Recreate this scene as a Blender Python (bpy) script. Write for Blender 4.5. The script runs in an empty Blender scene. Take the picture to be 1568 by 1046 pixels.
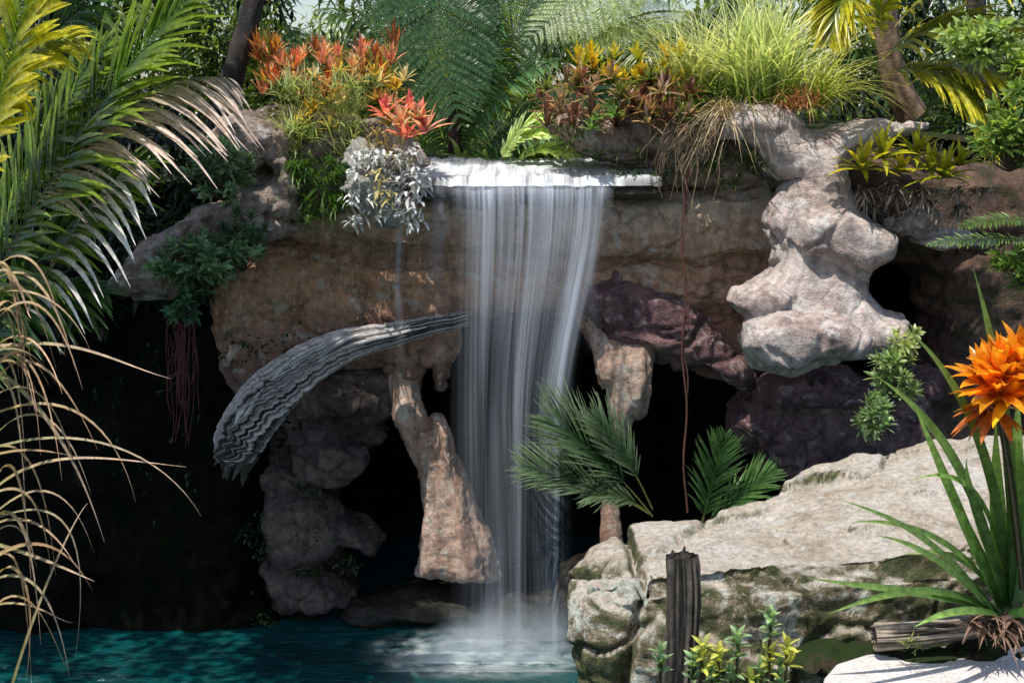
import bpy, math, random
import numpy as np
from mathutils import Vector
rng=np.random.default_rng(11); random.seed(5)
F=2000.0; PT=math.radians(10.6); CH=8.7; sp,cp=math.sin(PT),math.cos(PT)
def W(u,v,Y=0.0):
    u=np.asarray(u,float);v=np.asarray(v,float);Y=np.asarray(Y,float)
    a=(u-784)/F;b=(523-v)/F
    dy=b*sp+cp;dz=b*cp-sp;t=(Y+20)/dy
    return np.stack(np.broadcast_arrays(t*a,Y,CH+t*dz),-1)
def G(u,v,Z):
    a=(u-784)/F;b=(523-v)/F;dy=b*sp+cp;dz=b*cp-sp;t=(Z-CH)/dz
    return np.array([t*a,-20+t*dy,Z])
def S(Y): return (Y+20)/2000.0
def nz(v): return v/np.maximum(np.linalg.norm(v,axis=-1,keepdims=True),1e-9)
# ---------- noise
def _h(a,b,c):
    n=(a*374761393+b*668265263+c*1442695041)&0xffffffff
    n=((n^(n>>13))*1274126177)&0xffffffff
    return ((n^(n>>16))&0xffff)/65535.0
_R=np.linalg.qr(np.array([[.7,.5,.3],[-.4,.8,.35],[.2,-.5,.9]]))[0]
def vn(P):
    P=np.asarray(P,float)@_R+1000.0
    i=np.floor(P).astype(np.int64);f=P-i;f=f*f*(3-2*f)
    x,y,z=i[...,0],i[...,1],i[...,2];fx,fy,fz=f[...,0],f[...,1],f[...,2]
    r=0
    for dx in (0,1):
        for dy in (0,1):
            for dz in (0,1):
                w=(fx if dx else 1-fx)*(fy if dy else 1-fy)*(fz if dz else 1-fz)
                r=r+w*_h(x+dx,y+dy,z+dz)
    return r
def fbm(P,o=4):
    r=0;a=.5;s=0
    for k in range(o):
        r=r+a*vn(P*(2.03**k)+k*17.3);s+=a;a*=.5
    return r/s
def billow(P,o=3):
    r=0;a=.5;s=0
    for k in range(o):
        r=r+a*np.abs(2*vn(P*(2.03**k)+k*9.1)-1);s+=a;a*=.5
    return r/s
def worley(P):
    P=np.asarray(P,float)+500.;i=np.floor(P).astype(np.int64)
    f1=np.full(len(P),9.);f2=np.full(len(P),9.);h1=np.zeros(len(P))
    for dx in (-1,0,1):
        for dy in (-1,0,1):
            for dz in (-1,0,1):
                a,b,c=i[:,0]+dx,i[:,1]+dy,i[:,2]+dz
                q=np.stack([a+_h(a,b,c),b+_h(a+31,b+7,c),c+_h(a,b+57,c+13)],1)
                d=np.sqrt(((q-P)**2).sum(1));n=d<f1
                f2=np.where(n,f1,np.minimum(f2,d));h1=np.where(n,_h(a+5,b+9,c+3),h1);f1=np.where(n,d,f1)
    return f1,f2,h1
def blocks(P,sc,amp,cr=.05,warp=.5):
    Q=P*np.array(sc)+warp*np.stack([fbm(P*1.1,3),fbm(P*1.1+9,3),fbm(P*1.1+21,3)],1)*2
    f1,f2,h=worley(Q);e=np.clip((f2-f1)/.12,0,1)
    return amp*(h-.5)*e-cr*(1-np.clip((f2-f1)/.07,0,1))
# ---------- materials
def nmat(name):
    m=bpy.data.materials.new(name);m.use_nodes=True;nt=m.node_tree;nt.nodes.clear()
    o=nt.nodes.new('ShaderNodeOutputMaterial');return m,nt,o
def N(nt,t,ins=None,**kw):
    n=nt.nodes.new(t)
    for k,v in kw.items(): setattr(n,k,v)
    for k,v in (ins or {}).items():
        if isinstance(v,bpy.types.NodeSocket): nt.links.new(v,n.inputs[k])
        else: n.inputs[k].default_value=v
    return n
def ramp(nt,fac,stops):
    r=nt.nodes.new('ShaderNodeValToRGB');nt.links.new(fac,r.inputs[0])
    e=r.color_ramp.elements
    while len(e)<len(stops): e.new(.5)
    for x,(p,c) in zip(e,stops):
        x.position=p;x.color=(*c,1) if len(c)==3 else c
    return r
def g3(x): return (x,x,x)
def mixc(nt,fac,a,b,bt='MIX'):
    m=N(nt,'ShaderNodeMix',data_type='RGBA',blend_type=bt)
    for k,v in ((0,fac),(6,a),(7,b)):
        if isinstance(v,bpy.types.NodeSocket): nt.links.new(v,m.inputs[k])
        else: m.inputs[k].default_value=(*v,1) if isinstance(v,tuple) else v
    return m.outputs[2]
def rockmat(name,cols,scale=1.0,stretch=(1,1,1.6),lich=None,moss=None,mossamt=.5,rough=.85,bump=.5,zg=None,crack=.5,spec=.3,streak=.6,side=None):
    m,nt,o=nmat(name)
    tc=N(nt,'ShaderNodeTexCoord').outputs['Object']
    mp=N(nt,'ShaderNodeMapping',{'Vector':tc,'Scale':stretch}).outputs[0]
    n1=N(nt,'ShaderNodeTexNoise',{'Vector':mp,'Scale':.9*scale,'Detail':8.,'Roughness':.65,'Distortion':.6})
    st=[(.32+.36*i/(len(cols)-1),c) for i,c in enumerate(cols)]
    col=ramp(nt,n1.outputs[0],st).outputs[0]
    if zg:
        sx=N(nt,'ShaderNodeSeparateXYZ',{'Vector':tc})
        wob=N(nt,'ShaderNodeMath',{0:n1.outputs[0],1:1.6,2:sx.outputs[2]},operation='MULTIPLY_ADD')
        mr=N(nt,'ShaderNodeMapRange',{'Value':wob.outputs[0],'From Min':zg[0],'From Max':zg[1]})
        rg=ramp(nt,mr.outputs[0],zg[2])
        col=mixc(nt,.65,col,rg.outputs[0])
    n2=N(nt,'ShaderNodeTexNoise',{'Vector':tc,'Scale':9.*scale,'Detail':8.,'Roughness':.75})
    col=mixc(nt,1.,col,ramp(nt,n2.outputs[0],[(.28,g3(.5)),(.5,g3(1.05)),(.72,g3(1.5))]).outputs[0],'MULTIPLY')
    wv=N(nt,'ShaderNodeMapping',{'Vector':tc,'Scale':(1.1,1.1,.28)}).outputs[0]
    n4=N(nt,'ShaderNodeTexNoise',{'Vector':wv,'Scale':4.*scale,'Detail':5.,'Roughness':.6})
    col=mixc(nt,streak,col,ramp(nt,n4.outputs[0],[(.36,g3(.35)),(.52,g3(1.))]).outputs[0],'MULTIPLY')
    if lich:
        n3=N(nt,'ShaderNodeTexNoise',{'Vector':tc,'Scale':3.2*scale,'Detail':6.,'Roughness':.7,'Distortion':.3})
        col=mixc(nt,ramp(nt,n3.outputs[0],[(.56,g3(0)),(.62,g3(.85))]).outputs[0],col,lich)
    if moss:
        n5=N(nt,'ShaderNodeTexNoise',{'Vector':tc,'Scale':1.7*scale,'Detail':7.,'Roughness':.7})
        col=mixc(nt,ramp(nt,n5.outputs[0],[(.62-.25*mossamt,g3(0)),(.72-.25*mossamt,g3(.85))]).outputs[0],col,moss)
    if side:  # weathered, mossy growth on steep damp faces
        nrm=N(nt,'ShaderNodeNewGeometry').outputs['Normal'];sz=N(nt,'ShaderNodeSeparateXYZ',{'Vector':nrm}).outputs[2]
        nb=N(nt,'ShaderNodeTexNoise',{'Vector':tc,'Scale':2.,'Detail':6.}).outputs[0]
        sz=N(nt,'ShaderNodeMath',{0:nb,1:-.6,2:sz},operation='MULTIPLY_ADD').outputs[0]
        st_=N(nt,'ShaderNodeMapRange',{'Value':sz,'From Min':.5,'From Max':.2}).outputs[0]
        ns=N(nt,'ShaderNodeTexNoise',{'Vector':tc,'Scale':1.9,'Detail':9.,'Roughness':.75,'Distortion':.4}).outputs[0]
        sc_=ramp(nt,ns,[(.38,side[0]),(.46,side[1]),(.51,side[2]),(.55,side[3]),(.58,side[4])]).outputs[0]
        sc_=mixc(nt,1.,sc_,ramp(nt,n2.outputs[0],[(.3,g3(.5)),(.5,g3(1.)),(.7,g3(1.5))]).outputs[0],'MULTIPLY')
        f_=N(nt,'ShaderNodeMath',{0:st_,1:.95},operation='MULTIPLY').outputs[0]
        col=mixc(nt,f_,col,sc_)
    vw=mixc(nt,.25,tc,N(nt,'ShaderNodeTexNoise',{'Vector':tc,'Scale':1.5,'Detail':3.}).outputs[1])
    vo=N(nt,'ShaderNodeTexVoronoi',{'Vector':vw,'Scale':1.3*scale},feature='DISTANCE_TO_EDGE')
    ck=ramp(nt,vo.outputs[0],[(0.,g3(0)),(.025,g3(1))])
    col=mixc(nt,crack*.4,col,mixc(nt,1.,col,ck.outputs[0],'MULTIPLY'))
    hs=N(nt,'ShaderNodeMath',{0:n2.outputs[0],1:1.,2:n4.outputs[0]},operation='MULTIPLY_ADD')
    n6=N(nt,'ShaderNodeTexNoise',{'Vector':tc,'Scale':38.*scale,'Detail':4.,'Roughness':.6})
    hs2=N(nt,'ShaderNodeMath',{0:n6.outputs[0],1:.35,2:hs.outputs[0]},operation='MULTIPLY_ADD')
    hs3=N(nt,'ShaderNodeMath',{0:ck.outputs[0],1:.2*crack,2:hs2.outputs[0]},operation='MULTIPLY_ADD')
    bp=N(nt,'ShaderNodeBump',{'Height':hs3.outputs[0],'Strength':bump,'Distance':.14})
    b=N(nt,'ShaderNodeBsdfPrincipled',{'Base Color':col,'Roughness':rough,'Normal':bp.outputs[0],'Specular IOR Level':spec})
    nt.links.new(b.outputs[0],o.inputs[0]);return m
def leafmat(name='leaf',tr=.4,rough=.32,tint=(2.0,1.9,.9)):
    m,nt,o=nmat(name)
    a=N(nt,'ShaderNodeAttribute',attribute_name='Col').outputs[0]
    tc=N(nt,'ShaderNodeTexCoord').outputs['Object']
    n=N(nt,'ShaderNodeTexNoise',{'Vector':tc,'Scale':14.,'Detail':4.})
    c=mixc(nt,1.,a,ramp(nt,n.outputs[0],[(.3,g3(.6)),(.7,g3(1.35))]).outputs[0],'MULTIPLY')
    b=N(nt,'ShaderNodeBsdfPrincipled',{'Base Color':c,'Roughness':rough,'Specular IOR Level':.6})
    c2=mixc(nt,1.,c,tint,'MULTIPLY')
    t=N(nt,'ShaderNodeBsdfTranslucent',{'Color':c2})
    mx=N(nt,'ShaderNodeMixShader',{0:tr,1:b.outputs[0],2:t.outputs[0]})
    nt.links.new(mx.outputs[0],o.inputs[0]);return m
def woodmat(name):
    m,nt,o=nmat(name)
    a=N(nt,'ShaderNodeAttribute',attribute_name='Col').outputs[0]
    tc=N(nt,'ShaderNodeTexCoord').outputs['Object']
    n=N(nt,'ShaderNodeTexNoise',{'Vector':tc,'Scale':8.,'Detail':8.,'Roughness':.75})
    c=mixc(nt,1.,a,ramp(nt,n.outputs[0],[(.3,g3(.35)),(.7,g3(1.5))]).outputs[0],'MULTIPLY')
    bp=N(nt,'ShaderNodeBump',{'Height':n.outputs[0],'Strength':.7,'Distance':.06})
    b=N(nt,'ShaderNodeBsdfPrincipled',{'Base Color':c,'Roughness':.8,'Normal':bp.outputs[0]})
    nt.links.new(b.outputs[0],o.inputs[0]);return m
LEAF=leafmat('leaf');DRY=leafmat('dry_leaf',.2,.6);PETAL=leafmat('pale_petal',.25,.6,(1.1,1.1,1.1));WOOD=woodmat('wood')
# ---------- mesh accumulator (quads)
class Acc:
    def __init__(s): s.v=[];s.f=[];s.c=[];s.n=0
    def add(s,v,f,c):
        s.v.append(v);s.f.append(f+s.n);s.c.append(np.broadcast_to(c,v.shape));s.n+=len(v)
    def build(s,name,mat,parent=None,smooth=True):
        v=np.concatenate(s.v);f=np.concatenate(s.f).astype(np.int32);c=np.concatenate(s.c)
        me=bpy.data.meshes.new(name);me.vertices.add(len(v));me.vertices.foreach_set('co',v.astype(np.float32).ravel())
        me.loops.add(f.size);me.loops.foreach_set('vertex_index',f.ravel())
        me.polygons.add(len(f));me.polygons.foreach_set('loop_start',np.arange(0,f.size,4,dtype=np.int32))
        me.update(calc_edges=True)
        ca=me.color_attributes.new('Col','FLOAT_COLOR','POINT')
        ca.data.foreach_set('color',np.concatenate([np.clip(c,0,1),np.ones((len(v),1))],1).astype(np.float32).ravel())
        if smooth: me.polygons.foreach_set('use_smooth',np.ones(len(f),bool))
        me.materials.append(mat);ob=bpy.data.objects.new(name,me);bpy.context.collection.objects.link(ob)
        if parent: ob.parent=parent
        return ob
def prof(kind,t):
    if kind=='leaf': return np.sin(np.pi*np.clip(t*.93+.05,0,1)**.85)
    if kind=='strap': return np.clip((1-t**3.5),0.02,1)*(.75+.25*np.sin(t*3.1))
    return np.clip(1-t**1.6,.03,1)
def blade_pts(acc,P,side,Wd,c0,c1,fold,kind):
    n,k=P.shape[:2];t=np.linspace(0,1,k)
    T=nz(np.gradient(P,axis=1));side=nz(side[:,None]-T*np.sum(side[:,None]*T,-1,keepdims=True))
    nr=np.cross(side,T);w=(Wd[:,None]*prof(kind,t)[None])[...,None]*.5
    V=np.stack([P-side*w+nr*fold*w,P,P+side*w+nr*fold*w],2).reshape(-1,3)
    cc=(c0[:,None]*(1-t[None,:,None])+c1[:,None]*t[None,:,None])
    cc=np.repeat(cc[:,:,None],3,2).copy();cc[:,:,1]*=1.2;cc=cc.reshape(-1,3)
    a=(np.arange(n)[:,None,None]*k+np.arange(k-1)[None,:,None])*3+np.arange(2)[None,None]
    a=a.ravel();f=np.stack([a,a+1,a+4,a+3],1);acc.add(V,f,cc)
def blades(acc,base,d,L,Wd,droop,hint,K=4,c0=(.05,.1,.02),c1=None,fold=.3,kind='leaf',bend=0,jit=.25):
    n=len(base);d=nz(d);L=np.broadcast_to(L,(n,)).astype(float);Wd=np.broadcast_to(Wd,(n,)).astype(float)
    droop=np.broadcast_to(droop,(n,));hint=np.broadcast_to(np.asarray(hint,float),(n,3))
    c0=np.broadcast_to(np.asarray(c0,float),(n,3));c1=c0 if c1 is None else np.broadcast_to(np.asarray(c1,float),(n,3))
    j=1+jit*(rng.random((n,1))*2-1);c0=c0*j;c1=c1*j
    t=np.linspace(0,1,K+1);side=np.cross(d,hint+rng.normal(0,.12,(n,3)));side=nz(side)
    P=base[:,None]+d[:,None]*(L[:,None]*t)[...,None]
    P[...,2]-=(L*droop)[:,None]*t**2
    if bend: P+=side[:,None]*(L*rng.normal(0,bend,n))[:,None,None]*(t**2)[None,:,None]
    blade_pts(acc,P,side,Wd,c0,c1,fold,kind)
def bez(c,t):
    c=np.asarray(c,float);t=np.asarray(t)[:,None]
    if len(c)==3: return (1-t)**2*c[0]+2*t*(1-t)*c[1]+t*t*c[2]
    if len(c)==4: return (1-t)**3*c[0]+3*t*(1-t)**2*c[1]+3*t*t*(1-t)*c[2]+t**3*c[3]
    return (1-t)*c[0]+t*c[1]
def bblade(acc,ctrl,w,c0,c1,K=12,fold=.35,kind='strap',hint=(0,-.6,.8)):
    c=np.array([W(*p) for p in ctrl]);P=bez(c,np.linspace(0,1,K+1))[None]
    T=P[:,-1]-P[:,0];side=nz(np.cross(T,np.array([hint])));w=w*S(ctrl[0][2])
    blade_pts(acc,P,side,np.array([w]),np.array([c0],float),np.array([c1],float),fold,kind)
def frond(acc,ctrl,n,ll,lw,ang=50,droop=.3,up=(0,-.5,.85),c0=(.05,.1,.02),c1=None,rc=(.12,.14,.04),rw=4,K=5,fill=(.06,1.),one=0,lift=.1,jd=.08,world=False,pw=.7):
    c=np.array(ctrl,float) if world else np.array([W(*p) for p in ctrl]);s=1 if world else S(ctrl[0][2])
    t=np.linspace(fill[0],fill[1],n);P=bez(c,t);T=nz(np.gradient(P,axis=0))
    up=np.array(up,float);side=nz(np.cross(T,up));nr=np.cross(side,T)
    pf=np.sin(np.pi*np.clip(.12+.85*(t-fill[0])/(fill[1]-fill[0]),0,1))**pw
    a=math.radians(ang)*(1.15-.45*t)[:,None]
    for sg in (-1,1):
        if one and sg==one: continue
        d=T*np.cos(a)+sg*side*np.sin(a)+nr*lift+rng.normal(0,jd,(n,3))
        blades(acc,P,d,ll*s*pf*(1+rng.normal(0,.08,n)),lw*s*(.5+.5*pf),droop,nr,K,c0,c1,.35,'leaf',.06)
    Pr=bez(c,np.linspace(0,1,14))[None]
    blade_pts(acc,Pr,nz(np.cross(c[-1]-c[0],up))[None],np.array([rw*s]),np.array([rc],float),np.array([rc],float)*.7,-.5,'grass')
def fern(acc,ctrl,n,ll,c0,c1,up=(0,-.6,.7),ang=70):
    c=np.array([W(*p) for p in ctrl]);s=S(ctrl[0][2]);t=np.linspace(.05,1,n);P=bez(c,t);T=nz(np.gradient(P,axis=0))
    side=nz(np.cross(T,np.array(up)));nr=np.cross(side,T)
    for i in range(n):
        L=ll*s*math.sin(math.pi*min(1,.18+.8*t[i]))**.8
        if L<.02: continue
        for sg in (-1,1):
            a=math.radians(ang)*(1.1-.35*t[i]);d=T[i]*math.cos(a)+sg*side[i]*math.sin(a)+rng.normal(0,.04,3)
            q=[P[i],P[i]+d*L*.5+nr[i]*L*.05,P[i]+d*L-np.array([0,0,.15*L])]
            m=max(8,int(ll/3.2));frond(acc,q,m,L*.14,L*.042,75,.1,nr[i]+np.array([1e-3,0,0]),c0,c1,c0,L*.025,2,(.03,1.),0,0,.04,True,.4)
    Pr=bez(c,np.linspace(0,1,14))[None]
    blade_pts(acc,Pr,nz(np.cross(c[-1]-c[0],np.array(up)))[None],np.array([7*s]),np.array([[.16,.15,.05]]),np.array([[.1,.13,.03]]),-.5,'grass')
def rosette(acc,cen,n,L,Wd,c0,c1,e=(15,80),droop=.3,K=6,kind='strap',fold=.5,tilt=(0,0,0)):
    a=np.arange(n)*2.39996+rng.random()*6;el=np.radians(np.linspace(e[0],e[1],n)+rng.normal(0,6,n))
    d=np.stack([np.cos(a)*np.cos(el),np.sin(a)*np.cos(el),np.sin(el)],1)+np.array(tilt)
    hint=np.stack([-np.cos(a)*np.sin(el),-np.sin(a)*np.sin(el),np.cos(el)],1)
    base=np.array(cen)+d*L*.05
    blades(acc,base,d,L*(.75+.3*rng.random(n)),Wd,droop*np.cos(el),hint,K,c0,c1,fold,kind,.05)
def tuft(acc,cen,n,L,Wd,c0,c1,el=(35,90),droop=.6,spread=.1,K=8,tilt=(0,0,0),jit=.4,kind='grass'):
    a=rng.random(n)*6.283;e=np.radians(rng.uniform(el[0],el[1],n))
    d=np.stack([np.cos(a)*np.cos(e),np.sin(a)*np.cos(e),np.sin(e)],1)+np.array(tilt)
    base=np.array(cen)+rng.normal(0,spread,(n,3))*np.array([1,1,.3])
    hint=np.stack([-np.cos(a)*np.sin(e),-np.sin(a)*np.sin(e),np.cos(e)],1)
    blades(acc,base,d,L*rng.uniform(.55,1.1,n),Wd,droop*rng.uniform(.5,1.3,n),hint,K,c0,c1,.3,kind,.12,jit)
def shrub(acc,cen,R,nt_,nl,L,Wd,c0,c1,flat=1.0,stemc=(.06,.045,.03)):
    tips=rng.normal(0,1,(nt_,3));tips=nz(tips)*rng.random((nt_,1))**.4;tips[:,2]=tips[:,2]*.9+.1
    tips=np.array(cen)+tips*np.array(R)
    for p in tips:
        out=nz(p-np.array(cen)+np.array([0,0,R[2]*.7])+rng.normal(0,.15,3))
        n=nl;a=np.arange(n)*2.4;e=np.radians(np.linspace(5,75,n))
        ax=nz(np.cross(out,[.3,.2,.9]));ay=np.cross(out,ax)
        d=(np.cos(a)*np.cos(e))[:,None]*ax+(np.sin(a)*np.cos(e))[:,None]*ay+np.sin(e)[:,None]*out
        m=rng.uniform(.7,1.3);sz=rng.uniform(.7,1.1)
        blades(acc,p+out*np.linspace(-.4,.1,n)[:,None]*L,d,L*sz*(.7+.4*rng.random(n)),Wd*sz,.15,out,3,np.array(c0)*m,np.array(c1)*m,.3,'leaf',0,.35)
        root=np.array(cen)-np.array([0,0,R[2]*.8]);Pm=bez([root,(root+p)/2+rng.normal(0,.05,3),p],np.linspace(0,1,6))[None]
        blade_pts(acc,Pm,np.array([[1.,0,0]]),np.array([L*.1]),np.array([stemc]),np.array([stemc]),-.8,'grass')
def leafcloud(acc,cens,rad,n,L,Wd,c0,c1,K=2,droop=.3):
    for ce in cens:
        d=nz(rng.normal(0,1,(n,3)));p=np.array(ce)+d*rng.random((n,1))**.5*np.array(rad)
        dd=nz(d*.6+rng.normal(0,.6,(n,3)));m=rng.random()**1.5;k=np.array(c0)*(1-m)+np.array(c1)*m
        sz=rng.uniform(.6,1.3)
        blades(acc,p,dd,L*sz*rng.uniform(.5,1.2,n),Wd*sz,droop,(0,-.3,1),K,k,k*1.3,.3,'leaf',0,.5)
def tube(acc,P,R,seg=10,col=(.05,.04,.03),ridge=0.,rn=7,col2=None,seed=0,tw=.0,lf=3.2,th0=.34):
    P=np.asarray(P,float);n=len(P);R=np.broadcast_to(np.asarray(R,float),(n,));T=nz(np.gradient(P,axis=0))
    ref=np.array([.31,.9,.2]) if abs(T[:,2]).mean()>.6 else np.array([0.05,.2,1.])
    A=nz(np.cross(T,ref));B=np.cross(T,A);th=np.linspace(0,2*np.pi,seg,endpoint=False)
    q=np.arange(n)/n
    uv=np.stack([np.cos(th)[None]*rn*.35+0*q[:,None]+np.sin(q*tw)[:,None],np.sin(th)[None]*rn*.35+np.cos(q*tw)[:,None],np.broadcast_to(q[:,None]*lf,(n,seg))+seed],-1)
    uv=uv@_R.T
    h=np.abs(2*vn(uv*2)-1)*.5+.3*vn(uv*5)+.2*vn(uv*11);r=R[:,None]*(1+ridge*(h-.45)*2)
    V=P[:,None]+r[...,None]*(np.cos(th)[None,:,None]*A[:,None]+np.sin(th)[None,:,None]*B[:,None])
    a=np.arange(n-1)[:,None]*seg+np.arange(seg);b=np.arange(n-1)[:,None]*seg+(np.arange(seg)+1)%seg
    f=np.stack([a.ravel(),b.ravel(),b.ravel()+seg,a.ravel()+seg],1)
    c=np.broadcast_to(np.array(col,float),(n,seg,3))
    if col2 is not None:
        k=np.clip((h-th0)*5,0,1)[...,None];c=c*(1-k)+np.array(col2)*k
    acc.add(V.reshape(-1,3),f,c.reshape(-1,3))
# ---------- rocks
def pillow(poly,Y,T,R,step=7,noise_amp=.0):
    poly=np.array(poly,float);mn=poly.min(0);mx=poly.max(0)
    us=np.arange(mn[0]-step,mx[0]+step*1.5,step);vs=np.arange(mn[1]-step,mx[1]+step*1.5,step)
    U,V=np.meshgrid(us,vs,indexing='ij')
    def inside(x,y):
        r=np.zeros(x.shape,bool);m=len(poly)
        for i in range(m):
            x1,y1=poly[i];x2,y2=poly[(i+1)%m]
            if y1==y2: continue
            c=((y1>y)!=(y2>y))&(x<(x2-x1)*(y-y1)/(y2-y1)+x1);r^=c
        return r
    def dist(x,y):
        r=np.full(x.shape,1e9);m=len(poly)
        for i in range(m):
            a=poly[i];b=poly[(i+1)%m];ab=b-a;l=max((ab**2).sum(),1e-6)
            t=np.clip(((x-a[0])*ab[0]+(y-a[1])*ab[1])/l,0,1)
            r=np.minimum(r,np.hypot(x-a[0]-t*ab[0],y-a[1]-t*ab[1]))
        return r
    ins=inside(U,V);d=np.where(ins,dist(U,V),0);q=np.clip(d/R,0,1);th=T*np.sqrt(1-(1-q)**2)+.03
    yc=Y(U,V) if callable(Y) else np.full(U.shape,float(Y))
    B=W(U,V,yc-T*.5);fr=B.copy();bk=B.copy();fr[...,1]=yc-th;bk[...,1]=yc+th
    cin=inside(U[:-1,:-1]+step/2,V[:-1,:-1]+step/2);nu,nv=U.shape
    id=np.arange(nu*nv).reshape(nu,nv);o=nu*nv;F_=[]
    I,J=np.nonzero(cin)
    a,b,c,e=id[I,J],id[I+1,J],id[I+1,J+1],id[I,J+1]
    F_.append(np.stack([a,b,c,e],1)[:,::-1]);F_.append(np.stack([a,b,c,e],1)+o)
    pc=np.pad(cin,1)
    for di,dj,(p,q2) in ((0,-1,(a,b)),(1,0,(b,c)),(0,1,(c,e)),(-1,0,(e,a))):
        m=~pc[I+1+di,J+1+dj];F_.append(np.stack([p[m],q2[m],q2[m]+o,p[m]+o],1))
    Fc=np.concatenate(F_);VV=np.concatenate([fr.reshape(-1,3),bk.reshape(-1,3)])
    us_,inv=np.unique(Fc,return_inverse=True);return VV[us_],inv.reshape(Fc.shape)
def ball(c,r,seg=20):
    th=np.linspace(0,np.pi,seg//2+1);ph=np.linspace(0,2*np.pi,seg,endpoint=False)
    V=np.stack([np.sin(th)[:,None]*np.cos(ph),np.sin(th)[:,None]*np.sin(ph),np.broadcast_to(np.cos(th)[:,None],(len(th),seg))],-1)*np.array(r)+np.array(c)
    a=np.arange(seg//2)[:,None]*seg+np.arange(seg);b=np.arange(seg//2)[:,None]*seg+(np.arange(seg)+1)%seg
    return V.reshape(-1,3),np.stack([a.ravel(),a.ravel()+seg,b.ravel()+seg,b.ravel()],1)
def chain(pts,Y=None,flat=1.0):
    out=[];
    for (p,q) in zip(pts[:-1],pts[1:]):
        for k in np.linspace(0,1,9)[:-1]:
            x=[p[i]*(1-k)+q[i]*k for i in range(4)];r=x[3]*S(x[2]);out.append(ball(W(x[0],x[1],x[2]),(r,r*flat,r),14))
    x=pts[-1];r=x[3]*S(x[2]);out.append(ball(W(x[0],x[1],x[2]),(r,r*flat,r),14));return out
def rd(P): return .24*(fbm(P*np.array([.9,.9,1.3]),4)-.5)+.10*(billow(P*np.array([1.4,1.4,2.6]),4)-.3)+blocks(P,(1.1,1.1,1.9),.12,.04)+.05*(fbm(P*9,3)-.5)
def rock(name,parts,mat,voxel=.06,smooth=6,disp=None,parent=None):
    vs=[];fs=[];n=0
    for v,f in parts: vs.append(v);fs.append(f+n);n+=len(v)
    v=np.concatenate(vs);f=np.concatenate(fs)
    me=bpy.data.meshes.new('tmp');me.from_pydata(v.tolist(),[],f.tolist());me.update()
    ob=bpy.data.objects.new('tmp',me);bpy.context.collection.objects.link(ob)
    r=ob.modifiers.new('r','REMESH');r.mode='VOXEL';r.voxel_size=voxel
    s=ob.modifiers.new('s','SMOOTH');s.iterations=smooth;s.factor=.5
    dg=bpy.context.evaluated_depsgraph_get();me2=bpy.data.meshes.new_from_object(ob.evaluated_get(dg))
    bpy.data.objects.remove(ob)
    k=len(me2.vertices);co=np.empty(k*3,np.float32);me2.vertices.foreach_get('co',co);co=co.reshape(-1,3).astype(float)
    nr=np.empty(k*3,np.float32);me2.vertices.foreach_get('normal',nr);nr=nr.reshape(-1,3).astype(float)
    d=(disp or rd)(co)
    co=co+nr*d[:,None];me2.vertices.foreach_set('co',co.astype(np.float32).ravel())
    me2.polygons.foreach_set('use_smooth',np.ones(len(me2.polygons),bool));me2.update()
    me2.materials.clear();me2.materials.append(mat);me2.name=name
    o=bpy.data.objects.new(name,me2);bpy.context.collection.objects.link(o)
    if parent:o.parent=parent
    return o
def empty(name):
    e=bpy.data.objects.new(name,None);bpy.context.collection.objects.link(e);return e
# ---------- rock materials
M_wall=rockmat('wall_rock',[(.26,.15,.10),(.56,.36,.24),(.70,.54,.40),(.38,.28,.22)],1.,(.6,.6,2.0),lich=(.68,.60,.50),bump=.8,
   zg=(4.6,8.6,[(0.,(.28,.16,.15)),(.28,(.42,.18,.12)),(.48,(.72,.38,.21)),(.62,(.52,.29,.18)),(.75,(.68,.49,.34)),(.95,(.6,.55,.46))]),rough=.7,streak=.5)
M_right=rockmat('right_rock',[(.05,.035,.03),(.15,.09,.065),(.26,.17,.12)],1.,(.6,.6,2.0),moss=(.03,.04,.015),mossamt=.35,bump=.7)
M_pale=rockmat('pale_rock',[(.30,.22,.20),(.54,.43,.39),(.72,.63,.59),(.56,.38,.33)],1.0,(1,1,1.2),lich=(.78,.73,.69),bump=.8,streak=.6)
M_brown=rockmat('brown_rock',[(.12,.08,.06),(.32,.23,.18),(.52,.42,.36),(.34,.2,.15)],1.2,(1,1,1.2),lich=(.72,.66,.62),moss=(.06,.08,.03),mossamt=.25,bump=.9,streak=.6)
M_shade=rockmat('painted_shade_rock',[(.003,.004,.004),(.008,.008,.007),(.014,.012,.010)],1.,moss=(.004,.009,.002),mossamt=.4,rough=.95,spec=.03)  # near-black albedo stands in for the deep shade of bank and cave
M_lobe=rockmat('lobe_rock',[(.07,.05,.048),(.18,.13,.12),(.32,.23,.18)],1.2,rough=.5,moss=(.07,.07,.025),mossamt=.3,bump=.9)
M_pil=rockmat('pillar_rock',[(.36,.19,.13),(.64,.42,.31),(.74,.58,.48)],1.5,(1.4,1.4,.5),lich=(.72,.70,.60),rough=.55,crack=.1,bump=.7)
M_purp=rockmat('purple_rock',[(.11,.06,.065),(.28,.16,.165),(.44,.28,.25)],1.3,rough=.5,lich=(.58,.47,.45),bump=.9)
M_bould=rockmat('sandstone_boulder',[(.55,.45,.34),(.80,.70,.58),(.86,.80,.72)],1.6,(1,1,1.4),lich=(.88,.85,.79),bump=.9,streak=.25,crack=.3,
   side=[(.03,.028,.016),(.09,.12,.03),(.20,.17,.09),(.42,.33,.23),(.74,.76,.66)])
M_soil=rockmat('soil',[(.02,.016,.01),(.04,.03,.02),(.06,.045,.03)],2.,moss=(.02,.04,.01),mossamt=.7,spec=.1)
M_ledge=rockmat('wet_ledge',[(.012,.013,.012),(.035,.03,.024),(.06,.045,.03)],1.4,(.5,.5,5),rough=.3,moss=(.02,.028,.01),mossamt=.3)
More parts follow.
